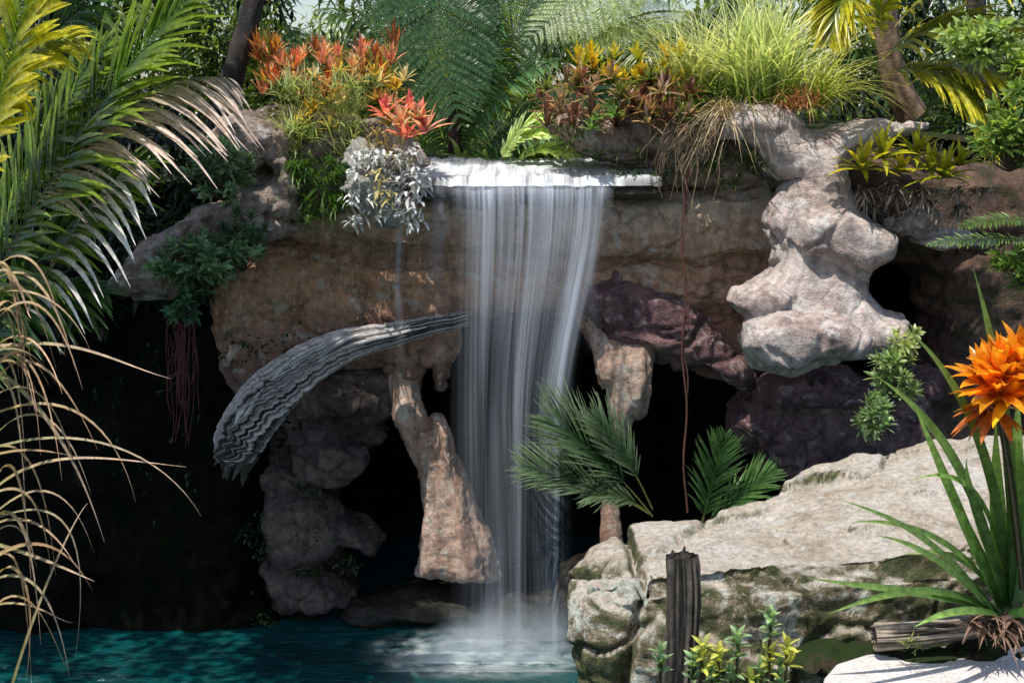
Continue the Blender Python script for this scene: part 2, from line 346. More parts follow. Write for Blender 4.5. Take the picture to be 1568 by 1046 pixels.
# ---------- terrain
def sheet(name,x0,x1,y0,y1,nx,ny,zf,mat):
    X,Y=np.meshgrid(np.linspace(x0,x1,nx),np.linspace(y0,y1,ny),indexing='ij');V=np.stack([X,Y,zf(X,Y)],-1).reshape(-1,3)
    i=np.arange(nx*ny).reshape(nx,ny);f=np.stack([i[:-1,:-1],i[1:,:-1],i[1:,1:],i[:-1,1:]],-1).reshape(-1,4)
    a=Acc();a.add(V,f,np.array([.1,.1,.1]));return a.build(name,mat)
sheet('ground',-250,250,-60,400,120,120,lambda x,y:-1.2+0*x,M_soil)
sheet('hillside',-60,60,2.2,110,180,120,lambda x,y:7.15+.02*(y-2)+.8*np.clip(np.abs(x-.4)-2.2,0,3)*.35+.5*(fbm(np.stack([x*.5,y*.5,0*x],-1))-.5),M_soil)
# ---------- rocks
rock('cave_rock_wall',[
 pillow([(390,312),(640,292),(1010,292),(1180,270),(1240,330),(1215,430),(1130,400),(1060,408),(1000,396),(880,402),(700,398),(640,400),(560,385),(470,372),(395,350)],1.7,1.15,26,5),
 pillow([(370,350),(480,360),(700,380),(1190,385),(1240,480),(1260,600),(1180,620),(1140,600),(1050,568),(960,548),(905,525),(880,482),(700,492),(690,530),(640,560),(560,565),(480,570),(400,620),(350,650),(320,560),(330,420)],lambda u,v:1.8+(v-350)*.0012,1.1,40,6),
 pillow([(585,520),(700,480),(705,540),(684,556),(680,598),(672,604),(664,560),(645,565),(636,588),(626,596),(612,560),(590,570)],1.05,.4,14,4)],
 M_wall,.042,3,lambda P:.30*(fbm(P*np.array([.8,.8,1.6]),4)-.5)+.12*(billow(P*np.array([.75,.9,1.7])+vn(P*.7)[:,None]*.6,4)-.3)+blocks(P,(.4,.8,1.4),.26,.09,.7)+blocks(P+7,(1.5,1.8,2.8),.05,.02)+.05*(fbm(P*8,3)-.5))
rock('purple_overhang_rock',[pillow([(885,425),(950,412),(1035,450),(1110,500),(1155,560),(1150,602),(1080,584),(1000,553),(930,535),(892,495)],1.2,.75,35,6),
 pillow([(1122,640),(1150,590),(1250,560),(1340,585),(1440,560),(1440,780),(1250,742),(1180,718),(1140,690)],1.2,.8,40,6),
 pillow([(1170,595),(1260,588),(1345,605),(1335,632),(1260,628),(1200,625)],.5,.55,12,4),
 pillow([(1130,650),(1200,640),(1240,680),(1250,735),(1180,716)],.7,.5,20,4)],M_purp,.04,3,lambda P:rd(P)+blocks(P+3,(.8,.8,1.8),.2,.06))
flute=lambda P:.10*(fbm(P*np.array([5.,5.,.5]),3)-.5)+.14*(fbm(P*np.array([1.8,1.8,1.]))-.5)+.06*(fbm(P*8,3)-.5)
rock('cave_pillar',[pillow([(585,540),(645,540),(640,600),(644,630),(654,652),(662,638),(678,642),(690,668),(696,700),(712,730),(727,780),(750,830),(766,897),(633,888),(644,830),(648,790),(636,720),(618,680),(600,645)],lambda u,v:.85+np.clip(650-v,0,200)*.004,.42,30,4),
  pillow([(662,640),(678,645),(690,672),(700,720),(716,780),(735,840),(745,893),(700,893),(696,820),(690,750),(676,700)],.6,.36,16,4)],M_pil,.032,3,flute)
rock('stalactite',[pillow([(890,450),(960,470),(1010,520),(997,560),(995,600),(985,638),(970,640),(960,672),(949,686),(938,662),(934,630),(930,590),(922,600),(914,565),(905,520)],lambda u,v:.75+np.clip(560-v,0,200)*.006,.3,26,4),
 pillow([(950,520),(990,530),(990,590),(978,636),(968,625),(955,575)],lambda u,v:.55+np.clip(560-v,0,200)*.006,.22,14,4)],M_pil,.03,2,flute)
rock('stalagmite',[*chain([(934,760,1.2,12),(934,800,1.1,16),(938,850,1.,22),(945,900,.9,40)])],M_pil,.04,3,flute)
def el(u,v,Y,rx,rz,ry): s=S(Y);return ball(W(u,v,Y),(rx*s,ry,rz*s),24)
rock('scalloped_cave_rock',[pillow([(420,610),(470,570),(560,555),(615,570),(622,600),(598,640),(562,655),(535,695),(470,690),(420,650)],1.5,.6,26,5),
 pillow([(440,665),(500,655),(545,688),(556,715),(540,738),(500,752),(470,748),(452,715)],1.0,.55,20,5),
 pillow([(405,720),(470,735),(500,765),(525,792),(562,800),(584,832),(572,852),(530,842),(490,872),(430,885),(400,830)],1.1,.6,22,5),
 pillow([(380,600),(500,600),(512,700),(520,850),(560,945),(380,955)],2.0,.7,40,7),pillow([(395,865),(470,858),(520,890),(548,935),(420,945)],1.1,.5,24,5),
 pillow([(520,640),(575,630),(600,660),(560,690),(530,680)],1.6,.4,20,5),pillow([(425,600),(500,585),(560,600),(575,625),(520,640),(450,650)],.9,.4,14,5)],M_lobe,.036,2,
 lambda P:.2*(fbm(P*np.array([1,1,1.6]))-.5)+.16*(billow(P*np.array([2.,2.,2.6]))-.3)+blocks(P,(1.5,1.5,2.4),.14,.05)+.06*(fbm(P*9,3)-.5))
rock('shade_bank_rock',[pillow([(-250,470),(150,440),(330,450),(420,540),(420,700),(410,900),(470,945),(560,960),(560,1060),(-250,1100)],lambda u,v:2.2-(v-450)*.0012,1.1,90,12)],M_shade,.09,4,lambda P:.7*(fbm(P*.8)-.5)+.3*(billow(P*1.3)-.3)+.1*(fbm(P*5)-.5))
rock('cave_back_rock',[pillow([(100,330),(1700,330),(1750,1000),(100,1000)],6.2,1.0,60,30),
 (np.array([[x,y,z] for z in (6.2,7.0) for (x,y) in ((-9,1.5),(12,1.5),(12,7),(-9,7))]),np.array([[3,2,1,0],[4,5,6,7],[0,1,5,4],[1,2,6,5],[2,3,7,6],[3,0,4,7]]))],M_shade,.16,3,lambda P:.6*(fbm(P*.8)-.5))
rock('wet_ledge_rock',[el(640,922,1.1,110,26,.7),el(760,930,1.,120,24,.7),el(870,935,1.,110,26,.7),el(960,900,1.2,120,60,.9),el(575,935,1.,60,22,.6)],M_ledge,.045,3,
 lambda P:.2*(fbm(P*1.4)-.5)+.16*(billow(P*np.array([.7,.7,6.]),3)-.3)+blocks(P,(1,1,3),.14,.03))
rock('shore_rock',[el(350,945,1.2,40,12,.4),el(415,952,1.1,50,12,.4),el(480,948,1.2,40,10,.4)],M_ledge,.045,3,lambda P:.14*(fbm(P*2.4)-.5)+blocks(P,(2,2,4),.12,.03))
TP=[(1090,214),(1100,182),(1126,162),(1180,156),(1217,170),(1234,203),(1262,210),(1300,196),(1360,188),(1437,184),(1424,202),(1372,216),(1316,232),(1304,252),(1310,290),(1332,335),(1376,360),(1368,396),(1344,406),(1334,420),(1332,450),(1360,478),(1396,493),(1390,532),(1332,552),(1262,556),(1215,580),(1158,570),(1135,532),(1148,496),(1114,468),(1126,444),(1162,434),(1188,412),(1196,385),(1180,342),(1200,300),(1214,276),(1192,258),(1166,228),(1145,214),(1120,212)]
rock('sculpted_rock_column',[pillow(TP,lambda u,v:.35-np.clip(v-200,0,400)*.0028,.65,42,4),
  pillow([(1146,495),(1200,480),(1290,488),(1335,520),(1312,547),(1255,553),(1212,576),(1165,566),(1140,532)],-1.15,.6,24,4),
  pillow([(1116,466),(1130,446),(1180,434),(1218,450),(1200,478),(1150,492)],-.8,.5,18,4),
  pillow([(1330,500),(1370,490),(1394,500),(1384,528),(1340,540)],-.9,.45,16,4),
  pillow([(1220,330),(1290,318),(1332,343),(1376,362),(1364,396),(1325,414),(1270,404),(1222,392)],-.5,.55,24,4)],M_pale,.032,3,
  lambda P:.22*(fbm(P*np.array([1.1,1.1,.8]))-.5)+.05*(billow(P*np.array([2.2,2.2,.9]),3)-.3)+blocks(P,(.9,.9,.9),.08,.05)+.06*(fbm(P*6,4)-.5)+.02)
rock('right_bank_rock',[pillow([(1330,400),(1420,370),(1510,330),(1800,320),(1800,860),(1380,800),(1330,640),(1400,560),(1430,480),(1400,420)],2.1,1.2,70,10),
  pillow([(1230,240),(1320,225),(1500,250),(1800,240),(1800,350),(1400,400),(1320,400)],1.8,.9,50,8)],M_right,.07,4)
rock('small_bank_rock',[el(1412,332,0.,36,24,.35),el(1465,372,-.2,60,14,.4),el(1440,360,.2,50,14,.4),el(1380,345,.1,26,16,.3)],M_pale,.033,2)
rock('cave_left_edge_rock',[pillow([(322,216),(338,187),(378,178),(412,186),(427,215),(442,250),(458,290),(455,335),(350,330),(366,285),(398,287),(420,268),(405,254),(380,258),(345,240)],.1,.4,22,4),
  pillow([(160,440),(200,385),(255,350),(300,318),(345,310),(420,325),(470,350),(400,372),(330,375),(262,395),(265,455),(200,460)],lambda u,v:-.6+(u-150)*.003,.5,22,5)],M_brown,.034,2)
rock('planted_mound_rock',[pillow([(350,190),(420,170),(600,180),(655,250),(645,300),(400,335),(360,300)],1.3,.9,50,8),
  pillow([(835,190),(900,170),(1060,160),(1130,200),(1200,290),(1020,292),(1003,246),(890,242),(860,215)],1.3,.8,40,7)],M_brown,.05,3,lambda P:rd(P)*1.4)
rock('waterfall_lip_rock',[pillow([(632,292),(700,288),(1012,284),(1018,292),(1000,304),(650,306)],.75,.8,10,4)],M_ledge,.035,2,lambda P:.08*(fbm(P*3)-.5)+.04*(fbm(P*9)-.5))
rock('white_lichen_rock',[*chain([(560,245,-.1,28),(575,290,-.2,34),(594,330,-.2,20)]),*chain([(545,285,-.2,20),(620,275,-.1,20)])],rockmat('white_lichen',[(.45,.4,.3),(.8,.78,.72),(.85,.84,.8)],3.,bump=1.,streak=.3,crack=.1),.033,2,lambda P:.4*(billow(P*3.5)-.3)+.15*(fbm(P*8)-.5))
# ---------- foreground boulder
sec=[(876,(880,-6.2),(893,-6.5),(925,-6.9)),(905,(850,-6.0),(866,-6.5),(893,-7.1)),(960,(818,-5.7),(835,-6.3),(872,-7.3)),(1050,(797,-5.4),(815,-6.2),(862,-7.5)),(1150,(768,-5.1),(800,-6.),(860,-7.6)),(1250,(714,-4.7),(765,-5.8),(856,-7.5)),
 (1350,(688,-4.5),(745,-5.8),(848,-7.4)),(1450,(668,-4.4),(735,-5.8),(838,-7.3)),(1568,(658,-4.4),(725,-5.8),(826,-7.2)),(1800,(650,-4.4),(720,-5.8),(820,-7.2))]
V=[];
for s in sec:
    u=s[0];a,b,c=[W(u,*q) for q in s[1:]]
    e=c.copy();e[1]-=.16;e[2]-=.3
    g=c.copy();g[1]+=.05;g[2]=-.4;h=a.copy();h[1]+=.3;h[2]=-.4
    V+= [h,a,b,c,e,g]
V=np.array(V);Fq=[]
for i in range(len(sec)-1):
    for j in range(6):
        k=(j+1)%6;Fq.append([i*6+j,(i+1)*6+j,(i+1)*6+k,i*6+k])
fo=(len(sec)-1)*6
Fq+=[[0,1,2,5],[2,3,4,5],[fo+5,fo+2,fo+1,fo],[fo+5,fo+4,fo+3,fo+2]]
A0,A1=W(975,840,-7),W(952,1000,-7)
def bd(P):
    d=.28*(fbm(P*np.array([.7,.7,1.3]),4)-.5)+.06*(billow(P*np.array([1.,1.,2.2]),4)-.3)+blocks(P,(.6,.8,1.3),.2,.08)+.09*(fbm(P*np.array([4,4,9.]),4)-.5)
    L=P[:,0]-(A0[0]+ (P[:,2]-A0[2])/(A1[2]-A0[2])*(A1[0]-A0[0]))+.15*(fbm(P*2)-.5)
    return d-.22*np.exp(-(L/.05)**2)-.05
rock('sandstone_boulder',[(V,np.array(Fq))],M_bould,.032,4,bd)
Zp=3.35
pp=[G(u,v,Zp) for u,v in ((1262,1034),(1280,1014),(1325,1000),(1400,991),(1480,984),(1620,974),(1750,1010),(1750,1300),(1262,1300),(1255,1060))]
V=np.array([p for p in pp]+[p*np.array([1,1,0])+np.array([0,0,-.4]) for p in pp]);n=len(pp)
me=bpy.data.meshes.new('path');me.from_pydata(V.tolist(),[],[list(range(n))[::-1],list(range(n,2*n))]+[[i,(i+1)%n,(i+1)%n+n,i+n] for i in range(n)])
M_path=rockmat('pale_path',[(.50,.45,.43),(.58,.54,.52),(.64,.60,.58)],4.,bump=.2,crack=0.,streak=0.)
me.materials.append(M_path);ob=bpy.data.objects.new('path',me);bpy.context.collection.objects.link(ob)
bv=ob.modifiers.new('b','BEVEL');bv.width=.05;bv.segments=3
rock('path_bank_rock',[el(1440,1012,-7.9,260,22,.6),el(1560,1000,-7.8,150,24,.6)],M_soil,.05,3)
# ---------- wood
a=Acc()
P=bez([W(352,715,-.6),W(400,560,-.5),W(520,520,-.3),W(715,487,.5)],np.linspace(0,1,260))
P=P+.05*np.stack([fbm(P*2)-.5,fbm(P*2+5)-.5,fbm(P*2+9)-.5],1)*2
tt=np.linspace(0,1,260);R=np.interp(tt,[0,.02,.1,.3,.5,.75,1],[.10,.26,.36,.38,.30,.19,.12])
tube(a,P,R,150,(.02,.014,.014),.34,9,(.60,.54,.51),1.3,.12,.45,.34)
for k in range(10):
    off=rng.normal(0,.10,3)*np.array([1,.5,1]);s0=int(rng.integers(0,110));s1=s0+int(rng.integers(40,130));m_=s1-s0
    tube(a,P[s0:s1]+off+np.array([0,-.2,.12]),np.interp(np.linspace(0,1,m_),[0,.3,1],[.01,rng.uniform(.05,.10),.01]),28,(.05,.035,.03),.5,4,(.82,.78,.75),k+3.,.1,.5,.28)
for k in range(16):
    p=P[3]+rng.normal(0,.12,3);tube(a,np.array([p+[.15,.05,.25],p,p+[-.06+rng.normal(0,.03),0,-rng.uniform(.1,.3)]]),[.07,.05,.012],8,(.09,.07,.06))
a.build('driftwood_log',WOOD)
a=Acc();P=bez([W(1040,1090,-8.5),W(1052,940,-8.4),W(1046,850,-8.35)],np.linspace(0,1,70));tube(a,P,np.linspace(.18,.14,70),72,(.005,.004,.004),.55,7,(.13,.11,.09),2.,.1,.6)
for k in range(14): 
    q=P[-1]+np.array([rng.uniform(-.11,.11),rng.uniform(-.09,.09),-.05]);tube(a,np.array([q-[0,0,.3],q,q+[0.01,0,rng.uniform(-.02,.12)]]),[.04,.035,.008],8,(.05,.04,.032))
a.build('weathered_wood_post',WOOD)
a=Acc();P=bez([W(1338,975,-8.1),W(1420,972,-8.1),W(1500,958,-7.9)],np.linspace(0,1,60));tube(a,P,.11,60,(.06,.04,.025),.5,7,(.5,.42,.34),5.,.1,.5)
a.build('weathered_log',WOOD)
def trunk(name,ctrl,r0,r1,c,c2=None,ridge=.2):
    a=Acc();P=bez([W(*q) for q in ctrl],np.linspace(0,1,50));s=S(ctrl[0][2]);tube(a,P,np.linspace(r0,r1,50)*s,20,c,ridge,7,c2);return a.build(name,WOOD)
trunk('tree_trunk',[(335,200,1.5),(350,110,1.5),(395,40,1.6),(405,-120,1.8)],18,15,(.015,.012,.01),(.05,.04,.035))
trunk('tree_trunk',[(100,240,2.),(70,120,2.),(115,-60,2.2)],16,12,(.015,.012,.01),(.05,.04,.03))
trunk('tree_fern_trunk',[(697,250,3.),(694,180,3.),(700,120,3.)],11,9,(.04,.02,.018),(.12,.07,.06),.3)
trunk('palm_trunk',[(1400,180,1.),(1345,110,1.),(1365,20,1.),(1340,-80,1.)],22,15,(.08,.05,.03),(.24,.16,.1),.25)
trunk('tree_trunk',[(1520,240,3),(1480,100,3),(1500,-60,3)],18,14,(.02,.015,.012),(.06,.05,.04))
a=Acc()
P=bez([W(1050,230,-.2),W(1043,420,-.3),W(1050,600,-.3),W(1050,785,-.3)],np.linspace(0,1,60));P[:,0]+=.03*np.sin(np.linspace(0,20,60));tube(a,P,.018,6,(.14,.05,.035))
P2=P[:45]+np.array([.03,0.02,0]);P2[:,0]+=.03*np.cos(np.linspace(0,23,45));tube(a,P2,.010,6,(.16,.07,.05))
a.build('hanging_vine',WOOD)
a=Acc()
for k in range(26):
    u=rng.uniform(252,300);P=bez([W(u,rng.uniform(480,520),-.1),W(u+rng.uniform(-15,15),580,-.1),W(u+rng.uniform(-12,12),rng.uniform(570,690),-.1)],np.linspace(0,1,14));P[:,0]+=.02*np.sin(np.linspace(0,9,14)+k);tube(a,P,.007,5,(.12,.03,.03))
a.build('hanging_roots',WOOD)
a=Acc()
for k in range(60):
    u=rng.uniform(1030,1115);v=rng.uniform(165,220);u2=u-rng.uniform(-10,60);P=bez([W(u,v,-.1),W(u2-10+rng.normal(0,12),v+30,-.4),W(u2,v+rng.uniform(40,110)**1.,-.3)],np.linspace(0,1,12));P[:,0]+=.03*np.sin(np.linspace(0,8,12)+k);tube(a,P,rng.uniform(.003,.008),4,tuple(np.array((.26,.18,.11))*rng.uniform(.3,1.3)))
a.build('hanging_roots',WOOD)
# ---------- water
m,nt,o=nmat('pool_water')
tc=N(nt,'ShaderNodeTexCoord').outputs['Object'];mp=N(nt,'ShaderNodeMapping',{'Vector':tc,'Scale':(1,2.2,1)}).outputs[0]
n1=N(nt,'ShaderNodeTexNoise',{'Vector':mp,'Scale':2.2,'Detail':6.,'Roughness':.6,'Distortion':.4})
n2=N(nt,'ShaderNodeTexNoise',{'Vector':mp,'Scale':.4,'Detail':3.})
cc=ramp(nt,n2.outputs[0],[(.3,(.0008,.028,.032)),(.7,(.0025,.085,.085))])
bp=N(nt,'ShaderNodeBump',{'Height':n1.outputs[0],'Strength':.7,'Distance':.25})
b=N(nt,'ShaderNodeBsdfPrincipled',{'Base Color':cc.outputs[0],'Roughness':.06,'IOR':1.33,'Normal':bp.outputs[0]});nt.links.new(b.outputs[0],o.inputs[0])
sheet('pool_water',-14,16,-19,7,60,60,lambda x,y:0*x,m)
def watermat(name,fx,ft,lo,hi,op,col=(.76,.82,.93),det=4.,clump=0.):
    m,nt,o=nmat(name)
    uv=N(nt,'ShaderNodeUVMap',uv_map='UVMap').outputs[0]
    mp=N(nt,'ShaderNodeMapping',{'Vector':uv,'Scale':(fx,ft,1)}).outputs[0]
    a1=N(nt,'ShaderNodeTexNoise',{'Vector':mp,'Scale':1.,'Detail':det,'Roughness':.6,'Distortion':.2})
    mr=N(nt,'ShaderNodeMapRange',{'Value':a1.outputs[0],'From Min':lo,'From Max':hi}).outputs[0]
    if clump:
        mp2=N(nt,'ShaderNodeMapping',{'Vector':uv,'Scale':(clump,1.6,1)}).outputs[0]
        a2=N(nt,'ShaderNodeTexNoise',{'Vector':mp2,'Scale':1.,'Detail':2.})
        mr2=N(nt,'ShaderNodeMapRange',{'Value':a2.outputs[0],'From Min':.35,'From Max':.62,'To Min':.35,'To Max':1.25}).outputs[0]
        mr=N(nt,'ShaderNodeMath',{0:mr,1:mr2},operation='MULTIPLY').outputs[0]
    at=N(nt,'ShaderNodeAttribute',attribute_name='Col').outputs[0]
    al=N(nt,'ShaderNodeMath',{0:mr,1:at},operation='MULTIPLY');al=N(nt,'ShaderNodeMath',{0:al.outputs[0],1:op},operation='MULTIPLY',use_clamp=True)
    d=N(nt,'ShaderNodeBsdfDiffuse',{'Color':(*col,1)});t=N(nt,'ShaderNodeBsdfTranslucent',{'Color':(*col,1)})
    mx=N(nt,'ShaderNodeMixShader',{0:.4,1:d.outputs[0],2:t.outputs[0]})
    tr=N(nt,'ShaderNodeBsdfTransparent');m2=N(nt,'ShaderNodeMixShader',{0:al.outputs[0],1:tr.outputs[0],2:mx.outputs[0]})
    nt.links.new(m2.outputs[0],o.inputs[0]);return m
wf=empty('waterfall')
def wsheet(name,fn,ns,ntt,mat):
    s,t=np.meshgrid(np.linspace(0,1,ns),np.linspace(0,1,ntt),indexing='ij');V,dn=fn(s,t);V=V.reshape(-1,3)
    i=np.arange(ns*ntt).reshape(ns,ntt);f=np.stack([i[:-1,:-1],i[1:,:-1],i[1:,1:],i[:-1,1:]],-1).reshape(-1,4)
    a=Acc();a.add(V,f,np.repeat(dn.reshape(-1,1),3,1));ob=a.build(name,mat,wf)
    uvl=ob.data.uv_layers.new(name='UVMap');uv=np.stack([s.ravel(),t.ravel()],1)[f.ravel()];uvl.data.foreach_set('uv',uv.astype(np.float32).ravel());return ob
def sst(x,a,b): x=np.clip((x-a)/(b-a),0,1);return x*x*(3-2*x)
lz=W(800,283,-.15)[2]
def fall(off,l0,r0,l1,r1,op,c=.86):
    def fn(s,t):
        z=lz*(1-t)+.02;yl=-.15-.55*np.sqrt(t)+off+.06*np.sin(s*17+t*2)*(t)
        l=l0+(l1-l0)*t**.6;r=r0+(r1-r0)*sst(t,0,.5)
        x=((l+(r-l)*s)-784)/100.
        x=x+.03*np.sin(t*7+s*20)*t
        e=sst(s,0,.22)*(1-sst(s,.82,1))
        st=.6*np.exp(-((s-c)/.07)**2)
        d=e*(.72-.36*sst(t,0,.45)-.14*t+st*(1-.6*t))+.6*(1-sst(t,0,.06))*sst(s,0,.05)*(1-sst(s,.95,1))
        return np.stack([x,yl,z],-1),d*op
    return fn
wm=watermat('falling_water',22,.7,.30,.74,1.,det=2.,clump=6.)
wm2=watermat('falling_water_fine',46,.6,.44,.76,.7,det=2.5,clump=9.)
wsheet('main_sheet',fall(0,684,940,694,880,1.),90,70,wm)
wsheet('front_sheet',fall(-.12,696,932,720,870,.8,.8),90,70,wm2)
wsheet('back_sheet',fall(.16,680,915,678,890,.5,.5),90,70,wm)
def tri(u0,w,op,tmax):
    def fn(s,t):
        z=lz-(t*tmax)*lz;return np.stack([(u0-784)/100+(s-.5)*w/100*(1+t)+.02*np.sin(t*9),-.1-.25*np.sqrt(t)+0*s,z],-1),op*sst(s,0,.5)*(1-sst(s,.5,1))*(1-t)
    return fn
wm3=watermat('trickle_water',1.,3.,.25,.5,1.)
wsheet('trickle_1',tri(612,11,.5,.4),10,30,wm3);wsheet('trickle_2',tri(905,18,.4,.35),10,30,wm3);wsheet('trickle_3',tri(672,30,.3,.35),10,30,wm3)
bz=W(800,242,2.6)[2]
def chute(s,t):
    u=632+(1012-632)*s
    y=2.6-2.85*t+(.12*fbm(np.stack([s*9,0*t,0*s],-1))-.03)*sst(t,.85,1);z=bz+(lz+.1-bz)*t**.9-.12*sst(t,.93,1)+.13*(fbm(np.stack([s*26,t*3,0*s],-1))-.5)*(1-sst(t,.9,1)*.6)
    x=(u-784)/100;side=sst(s,.8,.86)*sst(t,.9,.98)+(1-sst(s,.1,.16))*sst(t,.88,.98)
    d=sst(s,0,.03)*(1-sst(s,.98,1))*(1.1+.2*t)*(1-.75*side)
    return np.stack([x,y,z],-1),d*1.15
wsheet('chute_water',chute,130,60,watermat('chute_water',34,1.4,.2,.5,1.,(.92,.94,.97)))
def spl(y,h,u0,u1,ph):
    def fn(s,t):
        x=((u0+(u1-u0)*s)-784)/100;hh=h*(.55+.7*fbm(np.stack([s*9+ph,0*s,0*s],-1)))*np.sin(np.pi*np.clip(s,0,1))**.5
        return np.stack([x,y-.15*t+0*s,.0+hh*t],-1),1.5*(1-t)**1.6*sst(s,0,.25)*(1-sst(s,.8,1))
    return fn
sm=watermat('splash_mist',5,1.0,.1,.5,1.,(.92,.96,.98),2.)
for k,(y,h,u0,u1) in enumerate(((.0,1.0,640,930),(-.5,.7,600,910),(-.85,.46,570,905),(-1.15,.26,550,905))): wsheet('splash_%d'%k,spl(y,h,u0,u1,k*5.),60,14,sm)
def foam(s,t):
    x=(520-784)/100+s*4.;y=.5-2.2*t;r=np.hypot((s-.55)/.52,(t-.45)/.5)
    return np.stack([x,y,.012+.06*fbm(np.stack([s*12,t*6,0*s],-1))],-1),np.clip(1.3-1.3*r,0,1)
wsheet('foam',foam,70,40,watermat('foam',12,9,.34,.6,1.,(.85,.93,.94)))
# ---------- unseen tree, crown added above the frame to shade the left bank
a=Acc();cens=[np.array([rng.uniform(-14,-5.6),rng.uniform(-5.2,1.2),rng.uniform(13.2,15.5)]) for _ in range(130)]
leafcloud(a,cens,(.9,.8,.6),70,.4,.16,(.03,.07,.015),(.08,.13,.03))
tube(a,bez([(-13.5,5.5,6.5),(-13,4,10),(-10,-1,14)],np.linspace(0,1,24)),np.linspace(.35,.15,24),14,(.05,.04,.03),.2)
for q in ((-6.5,0,14.3),(-8,-3.5,14.4),(-12.5,-3,14.5)): tube(a,bez([(-12.5,3,11),(-10,0,13.2),q],np.linspace(0,1,14)),np.linspace(.16,.04,14),8,(.05,.04,.03))
a.build('added_shade_tree',LEAF)
# ---------- background jungle
a=Acc();cens=[]
for k in range(430):
    u=rng.uniform(-150,1720);v=rng.uniform(-150,235);Y=rng.uniform(7,15)
    if (430<u<610 and v<85 and rng.random()<.85) or (900<u<1040 and v<70 and rng.random()<.7): continue
    cens.append(W(u,v,Y))
leafcloud(a,cens,(.75,.6,.6),95,.34,.085,(.012,.03,.006),(.3,.4,.09))
a.build('jungle_foliage',LEAF)
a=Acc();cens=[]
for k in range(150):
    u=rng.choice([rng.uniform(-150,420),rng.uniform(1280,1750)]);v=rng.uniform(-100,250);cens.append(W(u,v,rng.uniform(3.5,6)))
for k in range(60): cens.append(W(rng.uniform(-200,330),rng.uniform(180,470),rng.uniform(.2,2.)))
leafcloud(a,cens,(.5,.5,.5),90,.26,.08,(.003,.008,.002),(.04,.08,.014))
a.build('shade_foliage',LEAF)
a=Acc()
for k in range(60):
    u=rng.uniform(-50,1620);v=rng.uniform(120,250);Y=rng.uniform(4,8);du=rng.uniform(-160,160);br=rng.random()**1.5
    frond(a,[(u,v,Y),(u+du*.3,v-150,Y-.3),(u+du,v-rng.uniform(60,190),Y-1)],34,80,6,60,.5,c0=(.02+.14*br,.05+.2*br,.012),c1=(.05+.33*br,.1+.33*br,.03),K=4)
a.build('background_palm_fronds',LEAF)
a=Acc();fc=(.035,.09,.03);fc2=(.09,.18,.06)
fern(a,[(700,-150,2.2),(640,0,1.8),(706,190,1.4)],26,98,fc,fc2,(0,-.9,.2))
fern(a,[(610,-120,2.6),(590,-10,2.2),(640,120,2.)],22,62,fc,fc2,(0,-.9,.2))
fern(a,[(720,-60,3.),(800,-60,2.6),(780,120,2.2)],24,72,fc,fc2,(0,-.8,.4))
fern(a,[(1010,-60,3.),(930,-40,2.6),(810,60,2.)],26,75,(.16,.24,.07),(.38,.46,.2),(0,-.6,.7))
fern(a,[(1060,20,3.),(960,0,2.6),(880,90,2.)],24,56,(.16,.22,.06),(.36,.42,.16),(0,-.6,.7))
fern(a,[(560,160,4.),(480,60,3.6),(400,60,3.4)],20,60,(.06,.12,.04),(.12,.2,.06),(0,-.6,.7))
a.build('tree_fern',LEAF)
a=Acc()
for q,l in (([(700,250,3.),(730,120,2.6),(850,95,2.)],75),([(700,255,3.),(790,180,2.6),(880,190,2.)],60),([(690,250,3.),(650,110,2.6),(570,80,2.)],75),([(700,240,3),(720,80,2.6),(770,30,2.2)],80),([(720,240,3.5),(850,120,3.),(960,150,2.6)],70)):
    frond(a,q,44,l,6,62,.35,c0=(.03,.08,.025),c1=(.16,.3,.12),K=5)
a.build('palm',LEAF)
a=Acc()
for k in range(22):
    u=rng.uniform(690,880);tuft(a,W(u,248,2.7),4,.7,.12,(.14,.26,.04),(.45,.5,.2),(20,75),.5,.05)
for q in ([(765,245,1.8),(800,190,1.6),(868,208,1.2)],[(790,248,1.8),(820,215,1.6),(885,240,1.2)],[(770,246,1.8),(790,185,1.6),(840,180,1.4)]):
    frond(a,q,16,38,11,38,.1,c0=(.34,.46,.16),c1=(.62,.72,.38),K=3)
a.build('bright_palm_seedling',LEAF)
# ---------- left palm (foreground)
a=Acc()
pg=(.04,.11,.01)
frond(a,[(-60,520,-5),(70,260,-5.2),(200,80,-5.4),(345,-60,-5.6)],84,185,10,46,.18,c0=pg,c1=(.22,.3,.03),rw=9,rc=(.14,.07,.03))
frond(a,[(-120,420,-5.5),(-20,250,-5.8),(30,60,-6),(60,-110,-6)],60,150,16,50,.15,c0=(.10,.18,.012),c1=(.6,.52,.03),rw=9,rc=(.3,.25,.04))
frond(a,[(-60,560,-4.8),(40,420,-4.9),(120,300,-5),(240,240,-5.1)],60,140,10,50,.3,c0=pg,c1=(.18,.26,.04),rw=8)
frond(a,[(-100,300,-5.5),(-40,150,-5.6),(40,60,-5.6),(120,60,-5.6)],44,120,12,50,.4,c0=(.16,.22,.012),c1=(.6,.52,.03),rw=8)
frond(a,[(-90,640,-5.2),(-20,500,-5.2),(60,430,-5.2),(160,450,-5.2)],44,115,9,52,.4,c0=(.02,.06,.01),c1=(.07,.14,.025),rw=7)
frond(a,[(-40,200,-4.),(80,40,-4.),(160,-40,-4),(300,-80,-4)],50,130,9,52,.4,c0=(.02,.06,.01),c1=(.1,.17,.03),rw=7)
frond(a,[(-80,480,-4.5),(20,330,-4.6),(60,180,-4.7),(170,60,-4.8)],60,140,10,48,.25,c0=(.03,.09,.01),c1=(.22,.3,.035),rw=8)
a.build('palm',LEAF)
a=Acc()
